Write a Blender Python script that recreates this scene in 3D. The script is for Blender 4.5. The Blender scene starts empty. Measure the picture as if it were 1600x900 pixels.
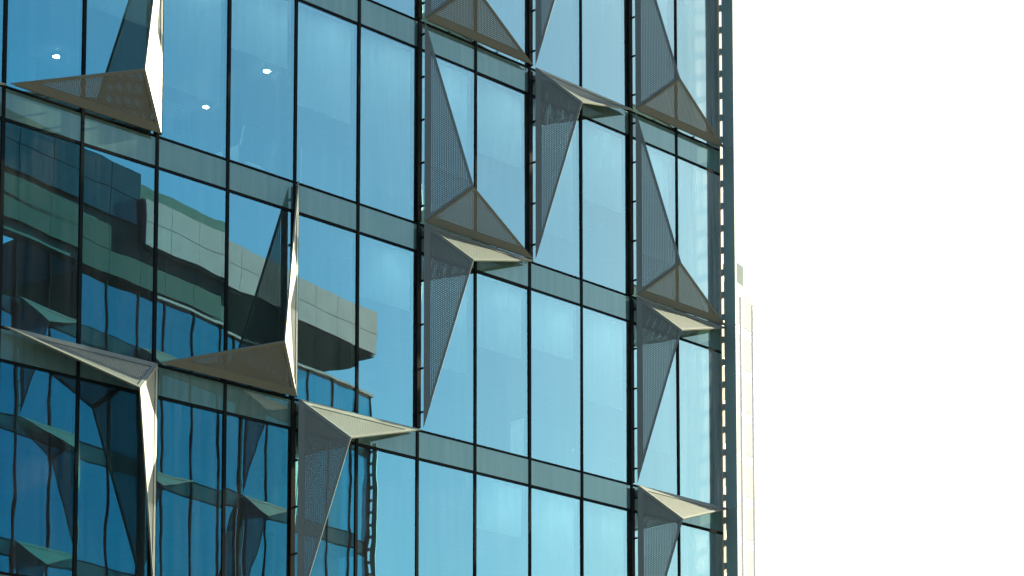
import bpy, bmesh, math, random
from mathutils import Vector, Matrix

C = bpy.context.scene.collection
scene = bpy.context.scene
R = math.radians

# ------------------------------------------------------------------ camera
CAM_Z = 1.7
cam_d = bpy.data.cameras.new("camera")
cam = bpy.data.objects.new("camera", cam_d)
C.objects.link(cam)
scene.camera = cam
cam.location = (0, 0, CAM_Z)
cam.rotation_euler = (math.pi / 2 + 0.08762, 0, 0)
cam_d.sensor_width = 36.0
cam_d.lens = 3293.71 / 1600 * 36
cam_d.shift_x = 0.0
cam_d.shift_y = (1330.82 - 450) / 1600
cam_d.clip_start = 0.1
cam_d.clip_end = 6000

# ------------------------------------------------------------------ facade curve (gentle convex plan)
PW = 1.5                       # panel width
A0, KAP = 0.741318, 0.0020     # heading at mullion 6, curvature
CS, CN, CV = -1.84339, 40.17749, 19.5092
H, SV = 4.14076, 0.52938       # storey height, spandrel height
GS = 0.0284
UF, VF, DF, OF = 0.734, 0.729, 0.637, 0.150   # sunshade fold point and standoff


def arc(s):
    s = s - 9.0
    return ((math.sin(A0 + KAP * s) - math.sin(A0)) / KAP + CS,
            -(math.cos(A0 + KAP * s) - math.cos(A0)) / KAP + CN, A0 + KAP * s)


def Wp(s, v, n=0.0):
    """world point: s along the facade, v up from the reference head line, n outward"""
    x, y, t = arc(s)
    return Vector((x + n * math.sin(t), y - n * math.cos(t), v + CV + CAM_Z))


def frame(s0, s1, v):
    """local frame of a facade bay: x along it, y inward, z up"""
    a, b = Wp(s0, v), Wp(s1, v)
    t = (b - a).normalized()
    inw = Vector((-t.y, t.x, 0))
    return Matrix(((t.x, inw.x, 0, a.x), (t.y, inw.y, 0, a.y), (0, 0, 1, a.z), (0, 0, 0, 1))), (b - a).length


# ------------------------------------------------------------------ sun, sky, exposure
tx, ty = math.cos(A0), math.sin(A0)
SU, SVv, SN = 1.0, 0.44, 0.068          # sun direction in facade terms: along, up, outward
sun_dir = Vector((tx * SU + ty * SN, ty * SU - tx * SN, SVv)).normalized()
SUN_EL = math.asin(sun_dir.z)
SUN_AZ = math.atan2(sun_dir.x, sun_dir.y)
sl = bpy.data.lights.new("sun", 'SUN')
sl.energy = 5.0
sl.angle = R(0.5)
sl.color = (1.0, 0.84, 0.56)
so = bpy.data.objects.new("sun", sl)
C.objects.link(so)
so.location = (60, 30, 80)
so.rotation_euler = (-sun_dir).to_track_quat('-Z', 'Y').to_euler()

world = bpy.data.worlds.new("World")
scene.world = world
world.use_nodes = True
wn = world.node_tree
bg = wn.nodes["Background"]
sky = wn.nodes.new("ShaderNodeTexSky")
sky.sky_type = 'NISHITA'
sky.sun_disc = False
sky.sun_elevation = SUN_EL
sky.sun_rotation = SUN_AZ
sky.air_density = 1.0
sky.dust_density = 2.4
sky.ozone_density = 1.5
wn.links.new(sky.outputs[0], bg.inputs[0])
bg.inputs[1].default_value = 0.05
vs = scene.view_settings
vs.view_transform = 'Standard'
vs.look = 'None'
vs.gamma = 1.0
vs.use_curve_mapping = False
vs.exposure = 2.7

cy = scene.cycles
cy.max_bounces = 14
cy.glossy_bounces = 6
cy.transparent_max_bounces = 24
cy.caustics_reflective = False
cy.caustics_refractive = False


# ------------------------------------------------------------------ materials
def newmat(name):
    m = bpy.data.materials.new(name)
    m.use_nodes = True
    nt = m.node_tree
    for n in list(nt.nodes):
        nt.nodes.remove(n)
    out = nt.nodes.new("ShaderNodeOutputMaterial")
    return m, nt, out


def nd(nt, typ, **kw):
    n = nt.nodes.new(typ)
    for k, v in kw.items():
        setattr(n, k, v)
    return n


def math_n(nt, op, a, b=None):
    n = nd(nt, "ShaderNodeMath", operation=op)
    for i, v in enumerate((a, b)):
        if v is None:
            continue
        if isinstance(v, (int, float)):
            n.inputs[i].default_value = v
        else:
            nt.links.new(v, n.inputs[i])
    return n.outputs[0]


def obj_coords(nt, scale=(1, 1, 1)):
    tc = nd(nt, "ShaderNodeTexCoord")
    oi = nd(nt, "ShaderNodeObjectInfo")
    mp = nd(nt, "ShaderNodeMapping")
    mp.inputs['Scale'].default_value = scale
    off = math_n(nt, 'MULTIPLY', oi.outputs['Random'], 57.0)
    nt.links.new(tc.outputs['Object'], mp.inputs['Vector'])
    ad = nd(nt, "ShaderNodeVectorMath", operation='ADD')
    nt.links.new(mp.outputs[0], ad.inputs[0])
    nt.links.new(off, ad.inputs[1])
    return ad.outputs[0], oi


def painted(name, col, rough=0.5, metal=0.0, var=0.12, scale=3.0, bump=0.0, spec=0.5):
    m, nt, out = newmat(name)
    p = nd(nt, "ShaderNodeBsdfPrincipled")
    vec, oi = obj_coords(nt)
    nz = nd(nt, "ShaderNodeTexNoise")
    nz.inputs['Scale'].default_value = scale
    nz.inputs['Detail'].default_value = 6
    nt.links.new(vec, nz.inputs['Vector'])
    mr = nd(nt, "ShaderNodeMapRange")
    mr.inputs['To Min'].default_value = 1 - var
    mr.inputs['To Max'].default_value = 1 + var
    nt.links.new(nz.outputs[0], mr.inputs['Value'])
    mx = nd(nt, "ShaderNodeVectorMath", operation='SCALE')
    mx.inputs[0].default_value = col
    nt.links.new(mr.outputs[0], mx.inputs['Scale'])
    nt.links.new(mx.outputs[0], p.inputs['Base Color'])
    p.inputs['Roughness'].default_value = rough
    p.inputs['Metallic'].default_value = metal
    p.inputs['Specular IOR Level'].default_value = spec
    if bump:
        b = nd(nt, "ShaderNodeBump")
        b.inputs['Distance'].default_value = bump
        nt.links.new(nz.outputs[0], b.inputs['Height'])
        nt.links.new(b.outputs[0], p.inputs['Normal'])
    nt.links.new(p.outputs[0], out.inputs[0])
    return m


def perforated(name, col, rough, metal, pitch=0.040, rad=0.240):
    """powder-coated sheet with a staggered grid of round holes"""
    m, nt, out = newmat(name)
    uv = nd(nt, "ShaderNodeUVMap")
    sc = nd(nt, "ShaderNodeVectorMath", operation='SCALE')
    sc.inputs['Scale'].default_value = 1.0 / pitch
    nt.links.new(uv.outputs[0], sc.inputs[0])
    r3 = math.sqrt(3)
    ds = []
    for off in (0.0, 0.5):
        dv = nd(nt, "ShaderNodeVectorMath", operation='DIVIDE')
        dv.inputs[1].default_value = (1, r3, 1)
        nt.links.new(sc.outputs[0], dv.inputs[0])
        ad = nd(nt, "ShaderNodeVectorMath", operation='ADD')
        ad.inputs[1].default_value = (off, off, 0)
        nt.links.new(dv.outputs[0], ad.inputs[0])
        fr = nd(nt, "ShaderNodeVectorMath", operation='FRACTION')
        nt.links.new(ad.outputs[0], fr.inputs[0])
        sb = nd(nt, "ShaderNodeVectorMath", operation='SUBTRACT')
        sb.inputs[1].default_value = (0.5, 0.5, 0)
        nt.links.new(fr.outputs[0], sb.inputs[0])
        ml = nd(nt, "ShaderNodeVectorMath", operation='MULTIPLY')
        ml.inputs[1].default_value = (1, r3, 0)
        nt.links.new(sb.outputs[0], ml.inputs[0])
        ln = nd(nt, "ShaderNodeVectorMath", operation='LENGTH')
        nt.links.new(ml.outputs[0], ln.inputs[0])
        ds.append(ln.outputs['Value'])
    d = math_n(nt, 'MINIMUM', ds[0], ds[1])
    hole = math_n(nt, 'LESS_THAN', d, rad)
    p = nd(nt, "ShaderNodeBsdfPrincipled")
    p.inputs['Base Color'].default_value = (*col, 1)
    p.inputs['Specular IOR Level'].default_value = 0.3
    p.inputs['Roughness'].default_value = rough
    p.inputs['Metallic'].default_value = metal
    tr = nd(nt, "ShaderNodeBsdfTransparent")
    mx = nd(nt, "ShaderNodeMixShader")
    nt.links.new(hole, mx.inputs[0])
    nt.links.new(p.outputs[0], mx.inputs[1])
    nt.links.new(tr.outputs[0], mx.inputs[2])
    nt.links.new(mx.outputs[0], out.inputs[0])
    return m


def coated_glass(name, refl, trans, ior=3.0, opaque=None, wave=0.00055, dirt=0.05, graze=None):
    """solar-control glass: tinted mirror coat over a tinted clear body (or an opaque backing)"""
    m, nt, out = newmat(name)
    vec, oi = obj_coords(nt)
    nz = nd(nt, "ShaderNodeTexNoise")
    nz.inputs['Scale'].default_value = 0.9
    nz.inputs['Detail'].default_value = 1.5
    nt.links.new(vec, nz.inputs['Vector'])
    b = nd(nt, "ShaderNodeBump")
    b.inputs['Strength'].default_value = 1.0
    b.inputs['Distance'].default_value = wave
    nt.links.new(nz.outputs[0], b.inputs['Height'])
    fr = nd(nt, "ShaderNodeFresnel")
    fr.inputs['IOR'].default_value = ior
    gl = nd(nt, "ShaderNodeBsdfGlossy")
    gl.inputs['Roughness'].default_value = 0.0
    nt.links.new(b.outputs[0], gl.inputs['Normal'])
    mr = nd(nt, "ShaderNodeMapRange")
    mr.inputs['To Min'].default_value = 0.94
    mr.inputs['To Max'].default_value = 1.04
    nt.links.new(oi.outputs['Random'], mr.inputs['Value'])
    # the coat's colour pales towards grazing view, as thin metal-oxide films do
    lw = nd(nt, "ShaderNodeLayerWeight")
    lw.inputs['Blend'].default_value = 0.5
    gm = nd(nt, "ShaderNodeMapRange")
    gm.inputs['From Min'].default_value = 0.15
    gm.inputs['From Max'].default_value = 0.42
    nt.links.new(lw.outputs['Facing'], gm.inputs['Value'])
    mc = nd(nt, "ShaderNodeMix", data_type='RGBA')
    mc.inputs[6].default_value = (*refl, 1)
    mc.inputs[7].default_value = (*(graze or refl), 1)
    nt.links.new(gm.outputs[0], mc.inputs[0])
    sc = nd(nt, "ShaderNodeVectorMath", operation='SCALE')
    nt.links.new(mc.outputs[2], sc.inputs[0])
    nt.links.new(mr.outputs[0], sc.inputs['Scale'])
    nt.links.new(sc.outputs[0], gl.inputs['Color'])
    if opaque is None:
        bk = nd(nt, "ShaderNodeBsdfTransparent")
        bk.inputs['Color'].default_value = (*trans, 1)
    else:
        bk = nd(nt, "ShaderNodeBsdfDiffuse")
        bk.inputs['Color'].default_value = (*opaque, 1)
    # faint rain streaks / dust film
    mp = nd(nt, "ShaderNodeMapping")
    mp.inputs['Scale'].default_value = (7.0, 7.0, 0.35)
    nt.links.new(vec, mp.inputs['Vector'])
    n2 = nd(nt, "ShaderNodeTexNoise")
    n2.inputs['Scale'].default_value = 1.0
    n2.inputs['Detail'].default_value = 5
    nt.links.new(mp.outputs[0], n2.inputs['Vector'])
    dm = nd(nt, "ShaderNodeMapRange")
    dm.inputs['From Min'].default_value = 0.35
    dm.inputs['From Max'].default_value = 0.75
    dm.inputs['To Min'].default_value = dirt * 0.4
    dm.inputs['To Max'].default_value = dirt * 1.7
    nt.links.new(n2.outputs[0], dm.inputs['Value'])
    df = nd(nt, "ShaderNodeBsdfDiffuse")
    df.inputs['Color'].default_value = (0.42, 0.45, 0.44, 1)
    m0 = nd(nt, "ShaderNodeMixShader")
    nt.links.new(dm.outputs[0], m0.inputs[0])
    nt.links.new(bk.outputs[0], m0.inputs[1])
    nt.links.new(df.outputs[0], m0.inputs[2])
    mx = nd(nt, "ShaderNodeMixShader")
    nt.links.new(fr.outputs[0], mx.inputs[0])
    nt.links.new(m0.outputs[0], mx.inputs[1])
    nt.links.new(gl.outputs[0], mx.inputs[2])
    nt.links.new(mx.outputs[0], out.inputs[0])
    return m


def clear_back(name):
    m, nt, out = newmat(name)
    t = nd(nt, "ShaderNodeBsdfTransparent")
    t.inputs['Color'].default_value = (0.97, 1, 0.99, 1)
    nt.links.new(t.outputs[0], out.inputs[0])
    return m


def cloth(name, col, transl):
    m, nt, out = newmat(name)
    d = nd(nt, "ShaderNodeBsdfDiffuse")
    d.inputs['Color'].default_value = (*col, 1)
    t = nd(nt, "ShaderNodeBsdfTranslucent")
    t.inputs['Color'].default_value = (*col, 1)
    x = nd(nt, "ShaderNodeMixShader")
    x.inputs[0].default_value = transl
    nt.links.new(d.outputs[0], x.inputs[1])
    nt.links.new(t.outputs[0], x.inputs[2])
    nt.links.new(x.outputs[0], out.inputs[0])
    return m


def lamp_mat(name, col, strength):
    m, nt, out = newmat(name)
    e = nd(nt, "ShaderNodeEmission")
    e.inputs[0].default_value = (*col, 1)
    e.inputs[1].default_value = strength
    nt.links.new(e.outputs[0], out.inputs[0])
    return m


FIN = (0.112, 0.146, 0.135)
M = dict(
    glass=coated_glass("solar_glass", (0.06, 0.70, 0.92), (0.48, 0.97, 1.0), ior=3.9, graze=(0.70, 1.0, 0.93), wave=0.0012, dirt=0.07),
    glass2=coated_glass("block_glass", (0.20, 0.66, 0.95), (0.1, 0.2, 0.24), ior=3.0),
    shadow_film=coated_glass("shadow_film_glass", (0.12, 0.70, 0.92), (0.40, 0.64, 0.70), ior=3.7, graze=(0.64, 1.0, 0.92), dirt=0.40),  # last bay: diffuse film added so the rung shadows show on it
    glass_back=clear_back("glass_inner_face"),
    spandrel=coated_glass("spandrel_glass", (0.2, 0.45, 0.45), (0, 0, 0), ior=2.2, opaque=(0.05, 0.13, 0.12), graze=(0.65, 1.0, 0.92), dirt=0.09),
    spandrel2=coated_glass("block_spandrel", (0.4, 0.5, 0.55), (0, 0, 0), ior=1.7, opaque=(0.035, 0.03, 0.033)),
    frame=painted("dark_aluminium", (0.007, 0.012, 0.014), 0.9, 0.0, spec=0.04),
    fin=painted("champagne_paint", FIN, 0.45, 0.12, 0.10, spec=0.3),
    perf=perforated("champagne_perforated", FIN, 0.45, 0.12),
    dull=painted("dull_bronze", (0.18, 0.085, 0.09), 0.7, 0.0, 0.1, spec=0.1),
    dull_perf=perforated("dull_bronze_perforated", (0.18, 0.085, 0.09), 0.7, 0.0),
    rail=painted("steel_rail", (0.008, 0.011, 0.012), 0.8, 0.0, spec=0.06),
    post=painted("slate_cladding", (0.18, 0.30, 0.31), 0.45, 0.2, 0.08),
    trim=painted("beige_trim", (0.45, 0.40, 0.33), 0.5),
    slab=painted("white_ceiling", (0.30, 0.31, 0.31), 0.8),
    carpet=painted("dark_carpet", (0.03, 0.035, 0.04), 0.95),
    wall=painted("office_wall", (0.07, 0.075, 0.08), 0.8),
    blind=cloth("blind_fabric", (0.82, 0.85, 0.86), 0.4),
    core=painted("dark_core", (0.03, 0.04, 0.045), 0.8),
    plinth=painted("stone_plinth", (0.30, 0.29, 0.27), 0.7, 0, 0.15, 2.0, 0.003),
    ground=painted("courtyard_paving", (0.09, 0.075, 0.055), 0.85, 0, 0.2, 0.6),
    grey=painted("grey_cladding", (0.56, 0.29, 0.33), 0.7, 0.0, 0.22, 1.5, spec=0.1),
    teal=painted("teal_cladding", (0.05, 0.04, 0.045), 0.7, 0.0, 0.2, 1.0, spec=0.1),
    navy=coated_glass("navy_glass", (0.2, 0.4, 0.5), (0, 0, 0), ior=1.7, opaque=(0.006, 0.03, 0.05)),
    white=painted("white_board", (0.86, 0.87, 0.86), 0.6),
    towerw=painted("white_tower_wall", (0.84, 0.84, 0.83), 0.7, 0, 0.04, 0.2),
    towerg=painted("hazed_tower_glass", (0.30, 0.325, 0.33), 0.8, 0.0, spec=0.0),  # pale colour stands in for haze and glare over the far tower
    cabin=painted("teal_roof_cabin", (0.13, 0.17, 0.17), 0.8, spec=0.0),
    ink=painted("print_ink", (0.12, 0.22, 0.25), 0.8),
    lamp=lamp_mat("downlight_fill_glow", (1.0, 0.95, 0.88), 100.0),  # shared by the visible downlights and the added fill lamps
    lamp_ring=painted("downlight_ring", (0.8, 0.8, 0.78), 0.4),
)


# ------------------------------------------------------------------ mesh helpers
def mesh(name, verts, faces, mats, uvs=None, fmat=None):
    me = bpy.data.meshes.new(name)
    me.from_pydata([tuple(v) for v in verts], [], faces)
    for m in mats:
        me.materials.append(m)
    if fmat:
        me.polygons.foreach_set("material_index", fmat)
    if uvs:
        l = me.uv_layers.new(name="UVMap")
        for p in me.polygons:
            for li in p.loop_indices:
                l.data[li].uv = uvs[me.loops[li].vertex_index]
    bm = bmesh.new()
    bm.from_mesh(me)
    bmesh.ops.recalc_face_normals(bm, faces=bm.faces)
    bm.to_mesh(me)
    bm.free()
    me.update()
    return me


class MB:
    def __init__(self):
        self.v, self.f = [], []

    def box(self, x0, x1, y0, y1, z0, z1):
        b = len(self.v)
        self.v += [(x, y, z) for z in (z0, z1) for y in (y0, y1) for x in (x0, x1)]
        self.f += [tuple(b + i for i in q) for q in
                   ((0, 1, 3, 2), (4, 6, 7, 5), (0, 4, 5, 1), (2, 3, 7, 6), (0, 2, 6, 4), (1, 5, 7, 3))]
        return self

    def prism(self, pts, z0, z1):
        b, n = len(self.v), len(pts)
        self.v += [(p[0], p[1], z0) for p in pts] + [(p[0], p[1], z1) for p in pts]
        self.f += [tuple(range(b, b + n)), tuple(range(b + n, b + 2 * n))]
        self.f += [(b + i, b + (i + 1) % n, b + n + (i + 1) % n, b + n + i) for i in range(n)]
        return self

    def tube(self, a, b_, r, k=8):
        a, b_ = Vector(a), Vector(b_)
        d = (b_ - a).normalized()
        u = d.orthogonal().normalized()
        w = d.cross(u)
        b = len(self.v)
        for p in (a, b_):
            self.v += [tuple(p + r * (math.cos(2 * math.pi * i / k) * u + math.sin(2 * math.pi * i / k) * w)) for i in range(k)]
        self.f += [(b + i, b + (i + 1) % k, b + k + (i + 1) % k, b + k + i) for i in range(k)]
        self.f += [tuple(range(b, b + k)), tuple(range(b + k, b + 2 * k))]
        return self

    def mesh(self, name, mat):
        return mesh(name, self.v, self.f, [mat])


def thing(name, label, cat, loc, group=None):
    o = bpy.data.objects.new(name, None)
    o.empty_display_size = 0.5
    C.objects.link(o)
    o.location = loc
    o['label'], o['category'] = label, cat
    if group:
        o['group'] = group
    return o


ROOT = {}


def put(name, me, parent, mat=None):
    """link a mesh as a part; mat is its world matrix (parents carry only a translation)"""
    o = bpy.data.objects.new(name, me)
    C.objects.link(o)
    if parent is not None:
        o.parent = parent
        if mat is not None:
            pm = Matrix.Translation(parent.location) if parent.type == 'EMPTY' and parent.parent is None else ROOT[parent.name]
            o.matrix_basis = pm.inverted() @ mat
    elif mat is not None:
        o.matrix_basis = mat
    ROOT[o.name] = mat if mat is not None else (ROOT.get(parent.name) if parent else Matrix())
    return o


def sub(name, me, parent):
    o = bpy.data.objects.new(name, me)
    C.objects.link(o)
    o.parent = parent
    ROOT[o.name] = ROOT[parent.name]
    return o


def structure(name, me, mat=None):
    o = bpy.data.objects.new(name, me)
    C.objects.link(o)
    if mat is not None:
        o.matrix_basis = mat
    o['kind'] = 'structure'
    return o


# ------------------------------------------------------------------ shared meshes
WH = H - SV                     # window height


def pane_mesh(name, w, h, t, front, back):
    x0, x1, y0, y1, z0, z1 = 0.0, w, 0.0, t, 0.0, h
    v = [(x, y, z) for z in (z0, z1) for y in (y0, y1) for x in (x0, x1)]
    f = [(0, 1, 5, 4), (2, 6, 7, 3), (0, 2, 3, 1), (4, 5, 7, 6), (0, 4, 6, 2), (1, 3, 7, 5)]
    return mesh(name, v, f, [front, back], fmat=[0, 1, 1, 1, 1, 1])


MW = 0.058                      # mullion width
fr = MB()
x0, x1 = MW / 2 + .002, PW - MW / 2 - .002
fr.box(x0, x1, -.012, .06, 0.003, .035).box(x0, x1, -.012, .06, WH - .05, WH - .003)
fr.box(x0, x0 + .008, -.008, .05, .035, WH - .05).box(x1 - .008, x1, -.008, .05, .035, WH - .05)
WINDOW = fr.mesh("window", M['frame'])
PANE = pane_mesh("window_pane", x1 - x0 - .016, WH - .085, .026, M['glass'], M['glass_back'])
PANE.transform(Matrix.Translation((x0 + .008, 0.004, .035)))
PANE2, PANE_F = PANE.copy(), PANE.copy()
PANE2.materials[0] = M['glass2']
PANE_F.materials[0] = M['shadow_film']
SPAN = pane_mesh("spandrel_panel", x1 - x0, SV - .02, .05, M['spandrel'], M['frame'])
SPAN.transform(Matrix.Translation((x0, 0.002, WH + .01)))


def tri_facet(p, ins, thick):
    """p: three 3-D corners; ins: inset of the edges 0-1, 1-2, 2-0.  Returns ring mesh data and inner sheet"""
    p = [Vector(q) for q in p]
    u = (p[1] - p[0]).normalized()
    n = u.cross(p[2] - p[0]).normalized()
    w = n.cross(u)
    q = [Vector(((a - p[0]).dot(u), (a - p[0]).dot(w))) for a in p]
    lines = []
    for i in range(3):
        a, b = q[i], q[(i + 1) % 3]
        d = (b - a).normalized()
        nn = Vector((-d.y, d.x))
        if nn.dot(q[(i + 2) % 3] - a) < 0:
            nn = -nn
        lines.append((a + nn * ins[i], d))

    def cross(l1, l2):
        (a, d), (b, e) = l1, l2
        den = d.x * e.y - d.y * e.x
        t = ((b.x - a.x) * e.y - (b.y - a.y) * e.x) / den
        return a + d * t
    inn = [cross(lines[2], lines[0]), cross(lines[0], lines[1]), cross(lines[1], lines[2])]
    to3 = lambda c: p[0] + u * c.x + w * c.y
    I = [to3(c) for c in inn]
    off = n * (thick / 2)
    v = [a + off for a in p] + [a + off for a in I] + [a - off for a in p] + [a - off for a in I]
    f = []
    for i in range(3):
        j = (i + 1) % 3
        f += [(i, j, 3 + j, 3 + i), (6 + i, 9 + i, 9 + j, 6 + j), (i, 6 + i, 6 + j, j), (3 + i, 3 + j, 9 + j, 9 + i)]
    return v, f, I, inn


SPAN2 = SPAN.copy()
SPAN2.materials[0] = M['spandrel2']
SHEET_T = 0.004
FW, FH = 2 * PW - 2 * GS, H - 0.04
SHADE = {}


def shade_meshes(kind):
    """folded sunshade: one upright and one lying triangular facet meeting in a fold point proud of the facade"""
    def P(x, z, n):
        if kind in 'CE':
            x = FW - x
        if kind in 'BE':
            z = FH - z
        return Vector((x + GS, -OF - n, z + 0.02))
    corner, far, side, apex = P(0, 0, 0), P(0, FH, 0), P(FW, 0, 0), P(UF, VF, DF)
    V, F = [], []
    sheets = []
    for pts, ins in (((corner, far, apex), (.115, .05, .05)), ((corner, side, apex), (.15, .05, .05))):
        v, f, I, uv = tri_facet(pts, ins, .028)
        b = len(V)
        V += v
        F += [tuple(b + i for i in q) for q in f]
        nn = (I[1] - I[0]).cross(I[2] - I[0]).normalized() * (SHEET_T / 2)
        sheets.append(mesh("perforated_sheet", [a + nn for a in I] + [a - nn for a in I], [(0, 1, 2), (3, 5, 4)],
                           [M['perf']], uvs=[tuple(c) for c in uv] * 2))
    # folded lips along the facade edges
    body = MB()
    body.v, body.f = V, F
    xe = (GS + .0) if kind in 'AB' else FW + GS
    sx = 1 if kind in 'AB' else -1
    ze = 0.03 if kind in 'AC' else FH - .01
    body.box(GS + .12, FW - .12, -OF + .014, -OF + .05, ze, ze + .02)
    rail = MB()
    xr = xe - sx * .012
    rail.box(min(xr + sx * .02, xr - sx * .075), max(xr + sx * .02, xr - sx * .075), -.062, -.026, 0.05, FH - .03)
    br = MB()
    br.box(-.014, .014, -OF - .0, -.038, -.016, .016)
    brs = [br.mesh("bracket", M['rail']), []]
    for k in range(5):
        brs[1].append((xe - sx * .012, 0.35 + k * (FH - .6) / 4))
    zl = 0.10 if kind in 'AC' else FH - .06
    hz = [(GS + FW * t, zl) for t in (.28, .5, .72)]
    SHADE[kind] = (body.mesh("sun_shade", M['fin']), sheets, rail.mesh("mounting_rail", M['rail']), brs, hz)


for k in 'ABCE':
    shade_meshes(k)


DULL = {}
for k, (b_, ss, rl, bb, hz_) in SHADE.items():          # duller, redder copy for the block opposite, offsetting the mirror glass tint
    b2, s2 = b_.copy(), [q.copy() for q in ss]
    b2.materials[0] = M['dull']
    for q in s2:
        q.materials[0] = M['dull_perf']
    DULL[k] = (b2, s2, rl, bb, hz_)


def add_shade(parent, mat, kind, full=True, lib=SHADE):
    body, sheets, rail, brs, hz = lib[kind]
    o = put('sun_shade', body, parent, mat)
    for s in sheets:
        sub('perforated_sheet', s, o)
    if full:
        sub('mounting_rail', rail, o)
        for x, z in brs[1] + hz:
            b = sub('bracket', brs[0], o)
            b.location = (x, 0, z)
    return o


# ------------------------------------------------------------------ ground
g = MB().box(-3000, 3000, -3000, 3000, -0.5, 0)
structure('ground', g.mesh("ground", M['ground']))

# ------------------------------------------------------------------ office building
S_LO, S_HI, R_LO, R_HI = -6, 12, -1, 4
mid = Wp(9, 0)
bld = thing('office_building', 'tall blue glass office building with folded triangular perforated metal sunshades',
            'building', (mid.x, mid.y, 0))
ROOT[bld.name] = Matrix.Translation(bld.location)


def strip(i0, i1, n0, n1, v0, v1, mat, name):
    pts = [Wp(i * PW, 0, n0) for i in range(i0, i1 + 1)] + [Wp(i * PW, 0, n1) for i in range(i1, i0 - 1, -1)]
    return MB().prism([(p.x, p.y) for p in pts], v0 + CV + CAM_Z, v1 + CV + CAM_Z).mesh(name, mat)


I4 = Matrix()
rng = random.Random(11)         # panes never sit perfectly true in their frames
V_TOP = SV - H * R_LO + H
V_BOT = SV - H * R_HI
for i in range(S_LO, S_HI):
    for r in range(R_LO, R_HI + 1):
        m, L = frame(i * PW, (i + 1) * PW, SV - H * r)
        w = put('window', WINDOW, bld, m)
        p = sub('window_pane', PANE_F if i == S_HI - 1 else PANE, w)
        p.rotation_euler = (rng.gauss(0, .0011), 0, rng.gauss(0, .0011))
        put('spandrel_panel', SPAN, bld, m)
for i in range(S_LO, S_HI):
    mb = MB().box(-MW / 2, MW / 2, -.018, .12, 0, V_TOP - V_BOT)
    m, L = frame(i * PW, (i + 1) * PW, V_BOT)
    put('mullion', mb.mesh('mullion', M['frame']), bld, m)

# storeys: floors with white ceilings, core wall
for r in range(R_LO, R_HI + 2):
    vb = SV - H * r + H
    o = put('floor_slab', strip(S_LO, S_HI, -.16, -15, vb - SV + .04, vb - .05, M['slab'], 'floor_slab'), bld, I4)
    put('carpet', strip(S_LO, S_HI, -.165, -14.9, vb - .048, vb - .03, M['carpet'], 'carpet'), bld, I4)
put('core_wall', strip(S_LO, S_HI, -15.02, -15.4, V_BOT, V_TOP, M['wall'], 'core_wall'), bld, I4)
put('side_wall', MB().prism([(p.x, p.y) for p in (Wp(S_LO * PW, 0, 0), Wp(S_LO * PW, 0, -15.4), Wp(S_LO * PW - .3, 0, -15.4), Wp(S_LO * PW - .3, 0, 0))],
                            V_BOT + CV + CAM_Z, V_TOP + CV + CAM_Z).mesh('side_wall', M['wall']), bld, I4)
put('roof', strip(S_LO, S_HI, .25, -15.4, V_TOP + .01, V_TOP + .9, M['grey'], 'roof'), bld, I4)
put('plinth', strip(S_LO, S_HI, -.02, -15.4, -CV - CAM_Z, V_BOT - .01, M['plinth'], 'plinth'), bld, I4)

# roller blinds: how far each one is let down, by storey and bay
DROP = {1: {1: 1.52, 2: 2.47, 3: 1.31, 4: 1.94, 5: 3.55, 6: 2.2, 7: 1.54, 8: 2.73, 9: 1.68, 10: 2.4, 11: 3.55},
        2: {4: .49, 5: 1.15, 6: 2.1, 7: 1.45, 8: 1.15, 9: 1.92, 10: 2.6, 11: 3.55},
        3: {5: .5, 6: .75, 7: 1.05, 8: 3.55, 9: 3.5, 10: 2.2, 11: 3.55},
        0: {3: 2.0, 4: 3.5, 5: 3.5, 6: 3.2, 7: 3.5, 8: 3.5, 9: 3.5, 10: 3.5, 11: 3.55}}
LIGHT_SPOTS = [Vector((x, y, CV + CAM_Z + .038)) for x, y in ((-9.11, 40.60), (-6.46, 42.90), (-4.98, 41.24))]
for r, dd in DROP.items():
    for i, dr in dd.items():
        mb = MB().box(.06, PW - .06, .19, .196, WH - dr, WH - .03)
        mb.box(.06, PW - .06, .185, .201, WH - dr - .03, WH - dr)
        m, L = frame(i * PW, (i + 1) * PW, SV - H * r)
        put('roller_blind', mb.mesh('roller_blind', M['blind']), bld, m)
        if dr > .9:          # added fill lamps, hidden behind the lowered blinds to make them glow
            LIGHT_SPOTS.append(m @ Vector((PW * .5 + .28, .90, WH + .034)))

# sunshades: bay, storey, fold corner (A low left, B high left, C low right, E high right)
for c, r, k in ((6, 0, 'A'), (6, 1, 'A'), (6, 2, 'B'), (8, 0, 'B'), (8, 1, 'B'), (10, 0, 'A'), (10, 1, 'A'),
                (10, 2, 'B'), (10, 3, 'B'), (4, 3, 'B'), (2, 2, 'C'), (0, 1, 'C'), (0, 3, 'E'), (-2, 2, 'B'),
                (10, 4, 'B'), (6, -1, 'B'), (-4, 1, 'C')):
    m, L = frame(c * PW, (c + 2) * PW, SV - H * r)
    add_shade(bld, m, k)

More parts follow.
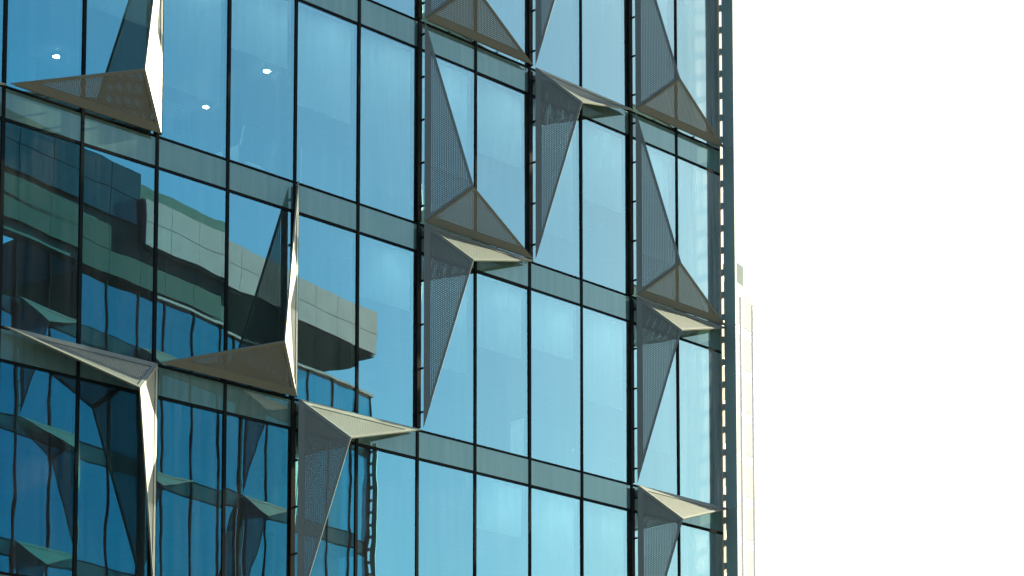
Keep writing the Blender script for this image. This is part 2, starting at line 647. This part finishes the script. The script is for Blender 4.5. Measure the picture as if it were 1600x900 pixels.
# corner: beige mullion, blade post on rungs, glazed return wall
sE = S_HI * PW
mC, _ = frame(sE, sE + 1, V_BOT)
put('corner_mullion', MB().box(-.05, .012, -.03, .16, 0, V_TOP - V_BOT).mesh('corner_mullion', M['trim']), bld, mC)
put('corner_column', MB().box(-.25, -.06, .22, .50, 0, V_TOP - V_BOT).mesh('corner_column', M['trim']), bld, mC)
POST = MB().box(-.012, .045, -.40, -.07, .004, H - .004).mesh('corner_post', M['post'])
RUNG = MB().box(-.05, .028, -.069, -.031, -.065, .065).mesh('rung', M['post'])
for r in range(R_LO, R_HI + 1):
    m, _ = frame(sE, sE + 1, SV - H * r)
    p = put('corner_post', POST, bld, m)
    for k in range(8):
        q = sub('rung', RUNG, p)
        q.location = (0, 0, H / 8 * (k + .5))
SIDE_N = 10
tC = arc(sE)[2]
T = Vector((math.cos(tC), math.sin(tC), 0))
INW = Vector((-T.y, T.x, 0))


def side_frame(i, v):
    o = Wp(sE, v) + INW * (i * PW + .17) + T * .012
    return Matrix(((INW.x, -T.x, 0, o.x), (INW.y, -T.y, 0, o.y), (0, 0, 1, o.z), (0, 0, 0, 1)))


for i in range(SIDE_N):
    for r in range(R_LO, R_HI + 1):
        m = side_frame(i, SV - H * r)
        w = put('window', WINDOW, bld, m)
        sub('window_pane', PANE, w)
        put('spandrel_panel', SPAN, bld, m)
    put('mullion', MB().box(-MW / 2, MW / 2, -.04, .12, 0, V_TOP - V_BOT).mesh('mullion', M['frame']), bld, side_frame(i, V_BOT))
for i, r, k in ((0, 0, 'A'), (0, 1, 'A'), (0, 2, 'B'), (2, 1, 'B'), (2, 3, 'A'), (4, 2, 'C')):
    add_shade(bld, side_frame(i, SV - H * r), k, False)

# ceiling lights seen through the glass, plus the added fill lamps behind blinds
ring = MB().prism([(.08 * math.cos(a * math.pi / 8), .08 * math.sin(a * math.pi / 8)) for a in range(16)], -.02, 0).mesh('ceiling_or_fill_light', M['lamp_ring'])
disc = MB().prism([(.055 * math.cos(a * math.pi / 8), .055 * math.sin(a * math.pi / 8)) for a in range(16)], -.026, -.021).mesh('lamp_disc', M['lamp'])
for q in LIGHT_SPOTS:
    o = put('ceiling_or_fill_light', ring, bld, Matrix.Translation(q))
    sub('lamp_disc', disc, o)

# ------------------------------------------------------------------ things standing inside behind the glass
def inside(name, label, cat, s, r, depth, me, rz=0.0, group=None):
    m, _ = frame(s, s + 1, SV - H * r - .05)
    o = bpy.data.objects.new(name, me)
    C.objects.link(o)
    o.matrix_basis = m @ Matrix.Translation((0, depth, 0)) @ Matrix.Rotation(rz, 4, 'Z')
    o['label'], o['category'] = label, cat
    if group:
        o['group'] = group
    ROOT[o.name] = o.matrix_basis.copy()
    return o


def board(name, w, h, legs=True):
    mb = MB().box(0, w, 0, .03, .28, .28 + h).box(0, w, -.01, .04, .26 + h, .29 + h)
    mb.box(.02, .06, -.12, .15, 0, .03).box(w - .06, w - .02, -.12, .15, 0, .03)
    mb.box(.03, .05, 0, .03, .03, .3).box(w - .05, w - .03, 0, .03, .03, .3)
    return mb.mesh(name, M['white'])


pb = inside('poster_board', 'pale board with a dark hand drawing on it standing behind the upper left glass', 'board', 3.36, 1, .42, board('poster_board', .60, .72))
mb = MB()
for a, l in ((-.6, .16), (-.25, .21), (.05, .23), (.35, .2), (.9, .13)):
    d = Vector((math.sin(a), 0, math.cos(a)))
    mb.tube(Vector((.30, -.004, .52)) + d * .07, Vector((.30, -.004, .52)) + d * l, .013, 6)
mb.prism([(.30 + .07 * math.cos(a * .785), -.004 - .001 * (a % 2)) for a in range(8)], .47, .56)
sub('hand_drawing', mb.mesh('hand_drawing', M['ink']), pb)
inside('white_box', 'small pale carton standing on the floor right of the hand drawing', 'box', 3.98, 1, .40,
       MB().box(0, .34, 0, .3, 0, .52).box(.0, .34, .302, .42, .50, .52).mesh('white_box', M['white']), .05)
# armchair seen from behind: shell back, arms, seat, four legs
ac_m, _ = frame(5.05, 6.05, SV - H - .05)
ac_m = ac_m @ Matrix.Translation((0, .34, 0)) @ Matrix.Rotation(.12, 4, 'Z')
ac = bpy.data.objects.new('armchair', None)
C.objects.link(ac)
ac.matrix_basis = ac_m
ac['label'], ac['category'] = 'pale armchair with broad slanted back behind the second clear upper pane', 'armchair'
vb_, fb_ = [], []
for t in range(9):
    u = t / 8
    x = .82 * u
    dz = .06 * math.sin(math.pi * u)
    for (y, z) in ((.10 - .08 * math.sin(math.pi * u), .40), (-.06 - .10 * math.sin(math.pi * u), .98 + dz - .12 * u),
                   (-.01 - .10 * math.sin(math.pi * u), .99 + dz - .12 * u), (.16 - .08 * math.sin(math.pi * u), .40)):
        vb_.append((x, y, z))
for t in range(8):
    for q in range(4):
        fb_.append((t * 4 + q, t * 4 + (q + 1) % 4, t * 4 + 4 + (q + 1) % 4, t * 4 + 4 + q))
fb_ += [(0, 1, 2, 3), (35, 34, 33, 32)]
chair_parts = [('backrest', mesh('backrest', vb_, fb_, [M['white']])),
               ('seat', MB().box(.06, .76, .12, .72, .34, .46).mesh('seat', M['white'])),
               ('arm', MB().box(-.04, .05, .05, .70, .30, .64).mesh('arm', M['white'])),
               ('arm', MB().box(.77, .86, .05, .70, .30, .64).mesh('arm', M['white']))]
for lx in (.06, .72):
    for ly in (.10, .64):
        chair_parts.append(('leg', MB().tube((lx, ly, 0), (lx + .02, ly, .34), .02).mesh('leg', M['frame'])))
for n_, me_ in chair_parts:
    q = bpy.data.objects.new(n_, me_)
    C.objects.link(q)
    q.parent = ac
inside('whiteboard', 'wide white display board on feet behind middle upper glass', 'board', 6.42, 1, .36, board('whiteboard', .95, .7))
inside('monitor_stand', 'pale upright screen on stand at the far upper left window', 'screen', 0.3, 1, .4, board('monitor_stand', .5, .65))
for (s, w, h, lab) in ((7.6, 1.35, .78, 'low white cabinet at the sill just below the mirrored grey overhang'),
                       (12.15, 1.4, .98, 'tallest low white cabinet, at the sill of the bay right of the middle drooping sunshade'),
                       (13.6, 1.3, .62, 'lowest white cabinet, at the sill beside the rail of the right column of sunshades')):
    inside('low_cabinet', lab, 'cabinet', s, 2, .34,
           MB().box(0, w, 0, .4, .03, h).box(.03, w - .03, .03, .37, 0, .03).box(-.01, w + .01, -.01, .41, h, h + .03).mesh('low_cabinet', M['white']),
           0, 'low cabinets along the windows')
# crumpled sheet
random.seed(5)
vv, ff = [], []
nx, nz = 14, 9
for j in range(nz + 1):
    for i in range(nx + 1):
        t = j / nz
        vv.append((i / nx * 1.15 + random.uniform(-.02, .02), .25 * (1 - t) + random.uniform(-.06, .06),
                   t * (.68 + .12 * math.sin(i * .9) + random.uniform(-.04, .04))))
for j in range(nz):
    for i in range(nx):
        a = j * (nx + 1) + i
        ff += [(a, a + 1, a + nx + 2), (a, a + nx + 2, a + nx + 1)]
inside('plastic_sheet', 'crumpled pale plastic sheet heaped against the glass left of the sunshades', 'sheet', 7.95, 1, .3,
       mesh('plastic_sheet', vv, ff, [M['white']]))

# ------------------------------------------------------------------ office block across the courtyard (seen mirrored in the glass)
TX, TY, TB, TZ = 34.828, 27.8113, 0.485902, 20.2764
cb, sb_ = math.cos(TB), math.sin(TB)


def tw(j, z, n=0.0):
    """frame on the opposite facade: j panels, z above the camera, n outward; its x runs against j"""
    o = Vector((TX + cb * j * PW - sb_ * n, TY + sb_ * j * PW + cb * n, z + CAM_Z))
    return Matrix(((-cb, sb_, 0, o.x), (-sb_, -cb, 0, o.y), (0, 0, 1, o.z), (0, 0, 0, 1)))


op = thing('opposite_block', 'glass office block with grey parapet band seen mirrored in the lower left windows', 'building',
           (TX, TY, 0))
ROOT[op.name] = Matrix.Translation(op.location)
J0, J1 = -12, 6
for r in (0, 1, 2):                       # r storeys below the reference floor line +1
    for j in range(J0, J1):
        m = tw(j + 1, TZ - H * r)
        w = put('window', WINDOW, op, m)
        sub('window_pane', PANE2, w)
        put('spandrel_panel', SPAN2, op, m)
for j in range(J0, J1 + 1):
    put('mullion', MB().box(-MW / 2, MW / 2, -.04, .12, 0, 3 * H + 2.0).mesh('mullion', M['frame']), op, tw(j, TZ - 2 * H))
TOPG = pane_mesh("terrace_glass", PW - MW - .02, 1.85, .03, M['glass2'], M['glass_back'])
for j in range(J0 + 6, J1):
    put('terrace_glass', TOPG, op, tw(j + 1, TZ + H + .02) @ Matrix.Translation((MW / 2 + .01, 0.004, 0)))


def tbox(name, j0, j1, n0, n1, z0, z1, mat):
    L = (j1 - j0) * PW
    return put(name, MB().box(0, L, -n1, -n0, 0, z1 - z0).mesh(name, mat), op, tw(j1, z0))


tbox('inner_wall', J0, J1, -1.6, -1.9, 0, TZ + H, M['core'])
for r in (-1, 0, 1, 2):
    tbox('floor_slab', J0, J1, -.16, -1.59, TZ - H * r + .0 - SV + .04, TZ - H * r - .05, M['slab'])
tbox('body', J0, J1, -1.92, -12, -CAM_Z, TZ + H, M['plinth'])
tbox('plinth', J0, J1, -.02, -1.91, -CAM_Z, TZ - 2 * H - .01, M['plinth'])
tbox('coping', -3.3, J1 + .1, .10, -.3, 26.40, 26.50, M['grey'])
# teal wall, dark glazing and panels under and beside the parapet
CLAD_T = MB().box(.008, PW - .008, -.02, .04, .008, .85 - .008).mesh('wall_panel', M['teal'])
CLAD_N = pane_mesh("dark_window", PW - .03, .95, .05, M['navy'], M['frame'])
CLAD_G = MB().box(.008, PW - .008, -.03, .04, .006, .85 - .006).mesh('cladding_panel', M['grey'])
tbox('terrace_wall', -12, -.6, -.05, -.5, TZ + H + 2.2, 30.4, M['core'])
tbox('stair_core', -.6, 2.6, -5, -8, TZ + H, 28.1, M['teal'])
for j in range(-6, -1):
    for k in range(2):
        put('wall_panel', CLAD_T, op, tw(j + 1, 26.62 + k * .86, .04))
for j in range(-12, -6):
    for k in range(2):
        put('wall_panel', CLAD_T, op, tw(j + 1, 27.0 + k * .70, .06))
    for k in range(2):
        put('dark_window', CLAD_N, op, tw(j + 1, 28.75 + k * .98, .08))
for j in (-6, -5):
    for k in range(2):
        put('dark_window', CLAD_N, op, tw(j + 1, 28.75 + k * .98, .08))
tbox('parapet', -4, 6, .24, -8, 28.0, 29.84, M['core'])
for j in range(-4, 6):
    for k in range(2):
        put('cladding_panel', CLAD_G, op, tw(j + 1, 28.1 + k * .86, .30))
for u, r, k in ((-4, 1, 'E'), (0, 1, 'E'), (-8, 1, 'B'), (-8, 0, 'E'), (-4, 0, 'E'), (0, 0, 'E'), (-2, 1, 'A'), (-8, 2, 'E'), (-12, 1, 'E')):
    add_shade(op, tw(u + 2, TZ - H * r), k, k == 'E', DULL)
for r in (0, 1, 2):
    p = put('corner_post', MB().box(-.045, 0, -.345, -.105, .004, H - .004).mesh('corner_post', M['post']), op, tw(J1 + .05, TZ - H * r))
    for k in range(8):
        q = sub('rung', MB().box(-.03, .028, -.104, .03, -.06, .06).mesh('rung', M['post']), p)
        q.location = (0, 0, H / 8 * (k + .5))

# ------------------------------------------------------------------ pale tower far behind on the right
tower = thing('tower_block', 'pale sunlit white tower fading into the bright sky at right of the glass building', 'building', (12, 150, 0))
ROOT[tower.name] = Matrix.Translation(tower.location)
nx_, ny_ = .85, -.527
o = Vector((17.75 + ny_ * 20, 150 - nx_ * 20, 0))
# local x runs right along the sunlit face, y goes into the tower
mt = Matrix(((-ny_, -nx_, 0, o.x), (nx_, -ny_, 0, o.y), (0, 0, 1, 0), (0, 0, 0, 1)))
TH = 55.5
put('body', MB().box(0, 20, .1, 14, 0, TH).mesh('body', M['towerw']), tower, mt)
put('roof', MB().box(.1, 19.9, .2, 13.9, TH + .01, TH + .4).mesh('roof', M['towerw']), tower, mt)
put('roof_cabin', MB().box(17.4, 18.7, .3, 8, TH + .41, TH + 2.0).mesh('roof_cabin', M['cabin']), tower, mt)
pier = MB().box(-.12, .12, .0, .1, 0, TH - .5).mesh('pier', M['towerw'])
win = MB().box(.5, 1.7, .06, .099, .12, 2.5).mesh('window', M['towerg'])
for i in range(11):
    put('pier', pier, tower, mt @ Matrix.Translation((i * 1.97 + .15, 0, 0)))
    for k in range(8, 18):
        if i < 10:
            put('window', win, tower, mt @ Matrix.Translation((i * 1.97 + .0, 0, k * 3.1)))
